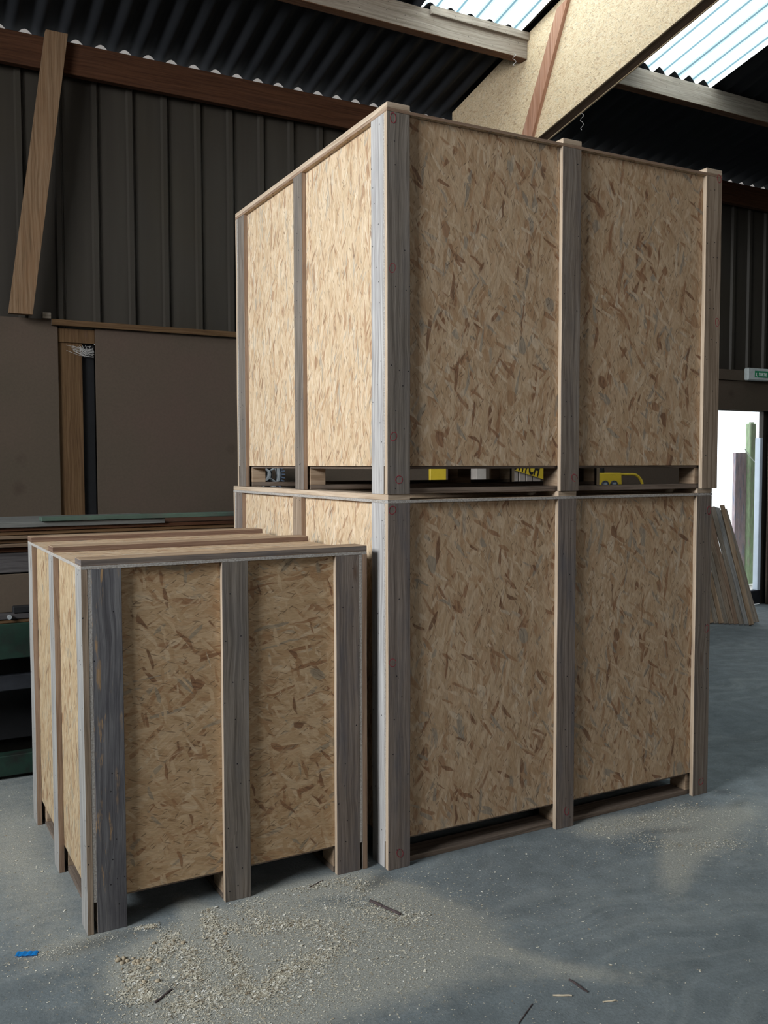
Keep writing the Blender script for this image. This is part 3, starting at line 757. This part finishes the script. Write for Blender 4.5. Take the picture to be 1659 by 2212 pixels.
for k, dd in enumerate((.0, .012, -.006, .008)):
    beamt('thin_sheet', z, z+.018, -3.05, .15, 1.90+dd, 2.5, 'stud' if k % 2 else 'old_tan', ['lowest thin sheet of the pile on the green machine', 'second lowest thin sheet of the pile on the machine', 'third thin sheet up in the pile on the machine', 'topmost thin sheet of the pile, under the thick boards'][k])
    z += .0205
beamt('timber_plank', z, z+.018, -3.2, .2, 1.90, 2.5, 'beam', 'dark brown board just below the grey top board of the pile')
beamt('timber_plank', z+.019, z+.046, -3.2, -.35, 1.885, 2.48, 'old_top', 'grey top board of the pile on the green machine')
o = beamt('green_metal_bar', z+.0475, z+.070, -.995, .12, 1.87, 1.95, 'green_l', 'long pale green bar lying across the top of the timber pile')

# gear wheel machine seen through the pallet gap
W = empty('gear_machine', (.84, 3.3, 0), label='dark machine with spoked toothed wheel seen under the upper crate, left side', cat='machine')
bm = bmesh.new(); addbox(bm, (-.12, .12, 0), (.16, .5, .9), .02); addbox(bm, (-.08, .14, .9), (.07, .42, 1.66), .02); mk('body', bm, 'dark_iron', W)
wh = bmesh.new(); c0 = (-.062, 0, 1.531)
ring(wh, c0, .046, .032, -.04, .05, 28); ring(wh, c0, .125, .112, -.03, .03, 44)
for k in range(6):
    a = k*math.pi/3+.5
    tube(wh, [(c0[0]+.05*math.cos(a), -.01, c0[2]+.05*math.sin(a)), (c0[0]+.112*math.cos(a), -.01, c0[2]+.112*math.sin(a))], .008, 6)
wheel = mk('wheel', wh, 'alu', W, recalc=True)
tb = bmesh.new()
ring(tb, c0, .142, .126, -.02, .05, 44)
for k in range(40):
    a = k*2*math.pi/40; addbox(tb, (.138, -.025, -.005), (.165, .045, .005), 0, Matrix.Translation(c0) @ Matrix.Rotation(a, 4, 'Y'))
mk('toothed_rim', tb, 'teeth', wheel, recalc=True)
sh = bmesh.new(); tube(sh, [(c0[0], .02, c0[2]), (c0[0], .16, c0[2])], .03, 14); mk('axle', sh, 'dark_iron', W, recalc=True)

# shelf rack, boxes and banner
RK = empty('shelf_rack', (2.0, 3.2, 0), label='dark steel rack carrying boxes, seen under the upper crate', cat='rack')
pb_('shelf', (0, 0, 1.425), (1.85, .45, 1.45), 'dark_iron', RK); pb_('shelf', (0, 0, .6), (1.85, .45, .63), 'dark_iron', RK)
for x in (.0, 1.81):
    for y in (0, .41): pb_('upright', (x, y, 0), (x+.04, y+.04, 1.424), 'dark_iron', RK)
def thingbox(name, a, b, mat, lab, cat, group=None):
    bm = bmesh.new(); addbox(bm, a, b, .003); return tag(mk(name, bm, mat), lab, cat, group)
thingbox('yellow_case', (2.295, 3.40, 1.451), (2.45, 3.43, 1.72), 'yellow', 'plain yellow case seen in the left part of the pallet gap', 'case')
for k, (x, w_) in enumerate(((3.10, .055), (3.17, .075), (3.26, .065), (3.335, .07), (3.415, .08))):
    thingbox('pale_box', (x, 3.46, 1.451), (x+w_, 3.62, 1.70), 'card', 'pale upright box behind the yellow lettered banner', 'box', 'pale boxes behind the banner')
thingbox('pale_box', (2.80, 3.46, 1.451), (2.90, 3.6, 1.70), 'card', 'single pale box on the rack left of the lettered banner', 'box')
bn = empty('brand_banner', (3.51, 3.40, 1.462), label='yellow banner with black capital letters, hanging tilted behind the pallet gap', cat='banner')
bn.rotation_euler = (0, math.radians(14.5), 0)
bm = bmesh.new(); addbox(bm, (-.62, 0, 0), (0, .006, .22), .0); mk('sheet', bm, 'yellow', bn)
text_mesh('lettering', 'BOSTITCH', .165, 'ink_k', bn, (-.50, -.001, .010), (math.pi/2, 0, 0), .001, sx=.52, bold=.004)

# yellow compressor
CB = empty('workbench', (3.95, 3.15, 0), label='dark workbench under the yellow control box', cat='workbench')
pb_('bench_top', (0, 0, 1.20), (1.1, .6, 1.25), 'dark_iron', CB)
for x in (.03, 1.0):
    for y in (.03, .5): pb_('leg', (x, y, 0), (x+.07, y+.07, 1.199), 'dark_iron', CB)
CP = empty('control_box', (4.095, 3.40, 1.251), label='yellow control box with two round gauges and bent tube handle, under the upper crate', cat='control box')
bm = bmesh.new(); addbox(bm, (0, 0, 0), (.33, .25, .272), .008)
for v_ in bm.verts:
    if v_.co.z > .2: v_.co.x = .165+(v_.co.x-.165)*.9
mk('casing', bm, 'yellow', CP)
for x in (.10, .21):
    bm = bmesh.new(); ring(bm, (x, 0, .160), .040, .031, -.018, -.001, 28); gq = mk('gauge', bm, 'steelblue', CP, recalc=True)
    bm = bmesh.new(); tube(bm, [(x, -.001, .160), (x, -.010, .160)], .031, 24); mk('gauge_face', bm, 'glassd', gq, recalc=True)
bm = bmesh.new(); pts = [(.33, .05, .255)]+[(.50, .05, .255)]+[(.50+.13*math.sin(a), .05, .125+.13*math.cos(a)) for a in (.3, .6, .9, 1.2, 1.57)]+[(.63, .05, .0)]
tube(bm, pts, .013, 12); mk('handle', bm, 'yellow', CP, recalc=True)
bm = bmesh.new(); tube(bm, [(.13, .1, .27), (.13, .1, .30)], .045, 14); tube(bm, [(.16, .1, .30), (.17, .1, .36)], .02, 10); mk('cable_fitting', bm, 'black', CP, recalc=True)

# ------------------------------------------------------------------ floor litter
bm = bmesh.new(); rn = random.Random(21)
RID = [[(-0.711, 0.055), (-0.760, -0.093), (-0.767, -0.236), (-0.766, -0.387), (-0.778, -0.527)], [(-0.481, -0.450), (-0.598, -0.467), (-0.659, -0.483), (-0.718, -0.549), (-0.774, -0.564)],
  [(-0.746, -0.053), (-0.669, -0.158), (-0.548, -0.196), (-0.442, -0.207)], [(-0.593, 0.010), (-0.599, -0.104), (-0.518, -0.213), (-0.406, -0.260), (-0.392, -0.372), (-0.475, -0.454)],
  [(-1.103, -0.335), (-1.080, -0.406), (-1.054, -0.398), (-1.064, -0.245), (-1.012, -0.210), (-0.958, -0.172), (-0.913, -0.154), (-0.894, -0.065)], [(-0.867, -0.180), (-0.899, -0.364), (-0.921, -0.398)],
  [(-0.409, 0.045), (-0.285, 0.02), (-0.170, 0.0), (-0.158, -0.111)], [(-0.244, -0.152), (-0.166, -0.360), (-0.077, -0.345)], [(-0.981, 0.03), (-0.913, 0.01)], [(-1.011, -0.500), (-0.916, -0.497), (-0.831, -0.497)],
  [(.95, -.08), (1.12, -.10), (1.35, -.12), (1.6, -.10)], [(1.05, -.22), (1.2, -.42), (1.45, -.50)]]
RN = [(3400, .022), (3600, .026), (1300, .028), (2400, .035), (5200, .026), (1700, .03), (1300, .03), (1300, .035), (500, .016), (1900, .04), (1500, .04), (1100, .05)]
CL_ = [(-.55, -.3, .22, .22, 6500), (-.95, -.33, .10, .11, 2600), (-.80, -.58, .22, .09, 5200), (-.3, -.3, .22, .22, 3800), (-.12, -.45, .12, .12, 900), (-1.25, .6, .1, .6, 900), (-1.2, .02, .12, .04, 500),
       (.6, -.4, 1., .5, 900), (-.6, -.2, .7, .5, 3500), (.1, -.7, .4, .3, 700), (1.8, -.4, .6, .3, 700), (-1.4, 1.4, .3, .7, 900), (1.3, -.25, .3, .15, 1500)]
def inside(x, y):
    return (-1.16 < x < -.04 and .045 < y < 1.3) or (-.02 < x < 1.8 and -.02 < y < 1.8)
PTS = []
for (cx, cy, sx, sy, n) in CL_:
    PTS += [(rn.gauss(cx, sx), rn.gauss(cy, sy), 0) for _ in range(n)]
for rl, (n, w_) in zip(RID, RN):
    ln = [math.dist(a, b) for a, b in zip(rl, rl[1:])]
    for _ in range(n):
        q = rn.random()*sum(ln); i = 0
        while q > ln[i] and i < len(ln)-1: q -= ln[i]; i += 1
        u = q/ln[i]; ww = w_*(.5+abs(mnoise.noise(Vector((rl[i][0]*3+q*9, rl[i][1]*5, 2))))*2.2)
        PTS.append((rl[i][0]*(1-u)+rl[i+1][0]*u+rn.gauss(0, ww), rl[i][1]*(1-u)+rl[i+1][1]*u+rn.gauss(0, ww), 1))
for x, y, k in PTS:
    if inside(x, y): continue
    l = rn.uniform(.0007, .0027)*(2.3 if rn.random() < .03 else 1); w_ = l*rn.uniform(.3, .8); a = rn.uniform(0, 6.28)
    h = .0006+rn.random()*(.0035 if k else .0012)
    ca, sa = math.cos(a), math.sin(a); t1, t2 = rn.uniform(-.6, .6)*l, rn.uniform(-.6, .6)*w_
    bm.faces.new([bm.verts.new((x+u*ca-v*sa, y+u*sa+v*ca, max(.0004, h+t1*(u/l)*.5+t2*(v/w_)*.5))) for u, v in ((l, w_), (-l, w_), (-l, -w_), (l, -w_))])
tag(mk('sawdust', bm, 'shav'), 'pale sawdust and shavings scattered over the concrete in front of the crates', 'sawdust', kind='stuff')

# clumps of shavings: lumps at the heap
bm = bmesh.new()
for k in range(34):
    x, y = rn.gauss(-1.03, .035), rn.gauss(-.22, .055)
    if k > 26: x, y = rn.gauss(-.88, .06), rn.gauss(-.115, .02)
    r = rn.uniform(.003, .0085)
    r *= 1.35 if k < 4 else 1
    T = bmesh.ops.create_icosphere(bm, subdivisions=2, radius=r, matrix=Matrix.Translation((x, y, r*.35)))
    for v_ in T['verts']:
        d_ = mnoise.noise(v_.co*140)*.45
        v_.co = Vector((x, y, r*.35))+(v_.co-Vector((x, y, r*.35)))*(1+d_); v_.co.z = max(0, (v_.co.z-r*.3)*.8+r*.3)
M['clump'] = mat_simple('clumped_shavings', (.40, .33, .235), .9, .35, 160, bump=.0015)
tag(mk('shavings_heap', bm, 'clump', smooth=True), 'clumped heap of shavings at the lower left, in front of the small crate', 'shavings', kind='stuff')

bm = bmesh.new()
n = 12
for i in range(n+1):
    for j in (0, 1):
        bm.verts.new((i/n*.068-.034, j*.030-.015+(rn.uniform(-.0012, .0012) if i in (0, n) else 0), .0012+.0012*math.sin(i*1.9)))
bm.verts.ensure_lookup_table()
for i in range(n): bm.faces.new([bm.verts[k] for k in (2*i, 2*i+2, 2*i+3, 2*i+1)])
bmesh.ops.solidify(bm, geom=bm.faces[:], thickness=.0007)
o = mk('blue_tape', bm, 'tape', recalc=True); o.location = (-1.338, .033, .0035); o.rotation_euler = (0, 0, -.42)
tag(o, 'short strip of bright blue tape on the floor at lower left', 'tape')

def stick(p, q, r, mat, lab, name='wood_scrap'):
    bm = bmesh.new(); P, Q = Vector((*p, r)), Vector((*q, r)); k = 7
    pts = [P.lerp(Q, i/k)+Vector((rn.uniform(-1, 1), rn.uniform(-1, 1), 0))*r*.35 for i in range(k+1)]
    rr = [r*rn.uniform(.8, 1.05) for _ in pts]; rr[-1] *= .7
    tube(bm, pts, rr, 7)
    for v_ in bm.verts: v_.co.z = max(.0003, v_.co.z*.8)
    o = mk(name, bm, mat, recalc=True); tag(o, lab, 'wood scrap'); return o
stick((-.182, -.190), (-.138, -.334), .0065, 'stick', 'dark bark sliver on the floor in front of the tall stack corner')
stick((.117, -.946), (.121, -1.025), .004, 'stick', 'short dark splinter on bare concrete at the lower right')
stick((-.157, -1.048), (-.063, -.991), .002, 'stick', 'thin dark twig at the bottom edge of the picture')
stick((-1.042, -.443), (-.975, -.395), .0035, 'stick', 'grey splinter beside the clumped heap of shavings')
stick((.018, -.988), (.067, -1.015), .0035, 'stick_l', 'pale chip lying left of the short dark splinter')
stick((.125, -1.086), (.168, -1.099), .0028, 'stick_l', 'pale chip lying below the short dark splinter')
stick((-.335, .02), (-.262, .05), .0022, 'bark', 'thin twig near the right foot of the small crate')

# ------------------------------------------------------------------ light
wd = bpy.data.worlds.new('world'); S.world = wd; wd.use_nodes = True
nt = wd.node_tree; bg = nt.nodes['Background']; bg.inputs[0].default_value = (.88, .95, 1, 1); bg.inputs[1].default_value = 2.2
def area(name, loc, tgt, sx, sy, power, col, spread=180):
    l = bpy.data.lights.new(name, 'AREA'); l.shape = 'RECTANGLE'; l.size = sx; l.size_y = sy; l.energy = power; l.color = col; l.spread = math.radians(spread)
    o = bpy.data.objects.new(name, l); COL.objects.link(o); o.location = loc
    o.rotation_euler = (Vector(tgt)-Vector(loc)).to_track_quat('-Z', 'Y').to_euler(); return o
area('daylight_left', (-6.6, -1.2, 4.0), (0, .9, 2.3), 3., 2.0, 230, (.92, .97, 1), 88)
area('fill_right', (6.6, .2, 4.4), (6.4, .6, 0), 1.5, 3, 34, (.93, .97, 1), 100)  # added lamp that lifts the floor on the right, no opening there
area('fill_behind', (.5, -10.5, 3.4), (1, 0, 1.0), 6, 3., 36, (1, .96, .93), 90)  # added lamp behind the camera that brightens the crate fronts

# ------------------------------------------------------------------ camera
f, pi_, ro, ya = 1984.9051, .0511, -.0020, .5031
fw = Vector((math.cos(pi_)*math.sin(ya), math.cos(pi_)*math.cos(ya), -math.sin(pi_)))
r_ = Vector((math.cos(ya), -math.sin(ya), 0)); u_ = r_.cross(fw)
r2 = math.cos(ro)*r_+math.sin(ro)*u_; u2 = -math.sin(ro)*r_+math.cos(ro)*u_
cam = bpy.data.cameras.new('camera'); co = bpy.data.objects.new('camera', cam); COL.objects.link(co)
cam.sensor_fit = 'VERTICAL'; cam.sensor_height = 36; cam.lens = 36*f/2212; cam.clip_start = .05; cam.clip_end = 200
co.matrix_world = Matrix(((r2.x, u2.x, -fw.x, -1.72387), (r2.y, u2.y, -fw.y, -3.10123), (r2.z, u2.z, -fw.z, 1.6), (0, 0, 0, 1)))
S.camera = co
S.view_settings.view_transform = 'Standard'; S.view_settings.look = 'None'; S.view_settings.exposure = -.12; S.view_settings.gamma = 1
S.cycles.use_denoising = True; S.cycles.max_bounces = 5; S.cycles.diffuse_bounces = 3; S.cycles.glossy_bounces = 2; S.cycles.use_adaptive_sampling = True; S.cycles.adaptive_threshold = .04; S.cycles.adaptive_min_samples = 12; S.cycles.sample_clamp_indirect = 4
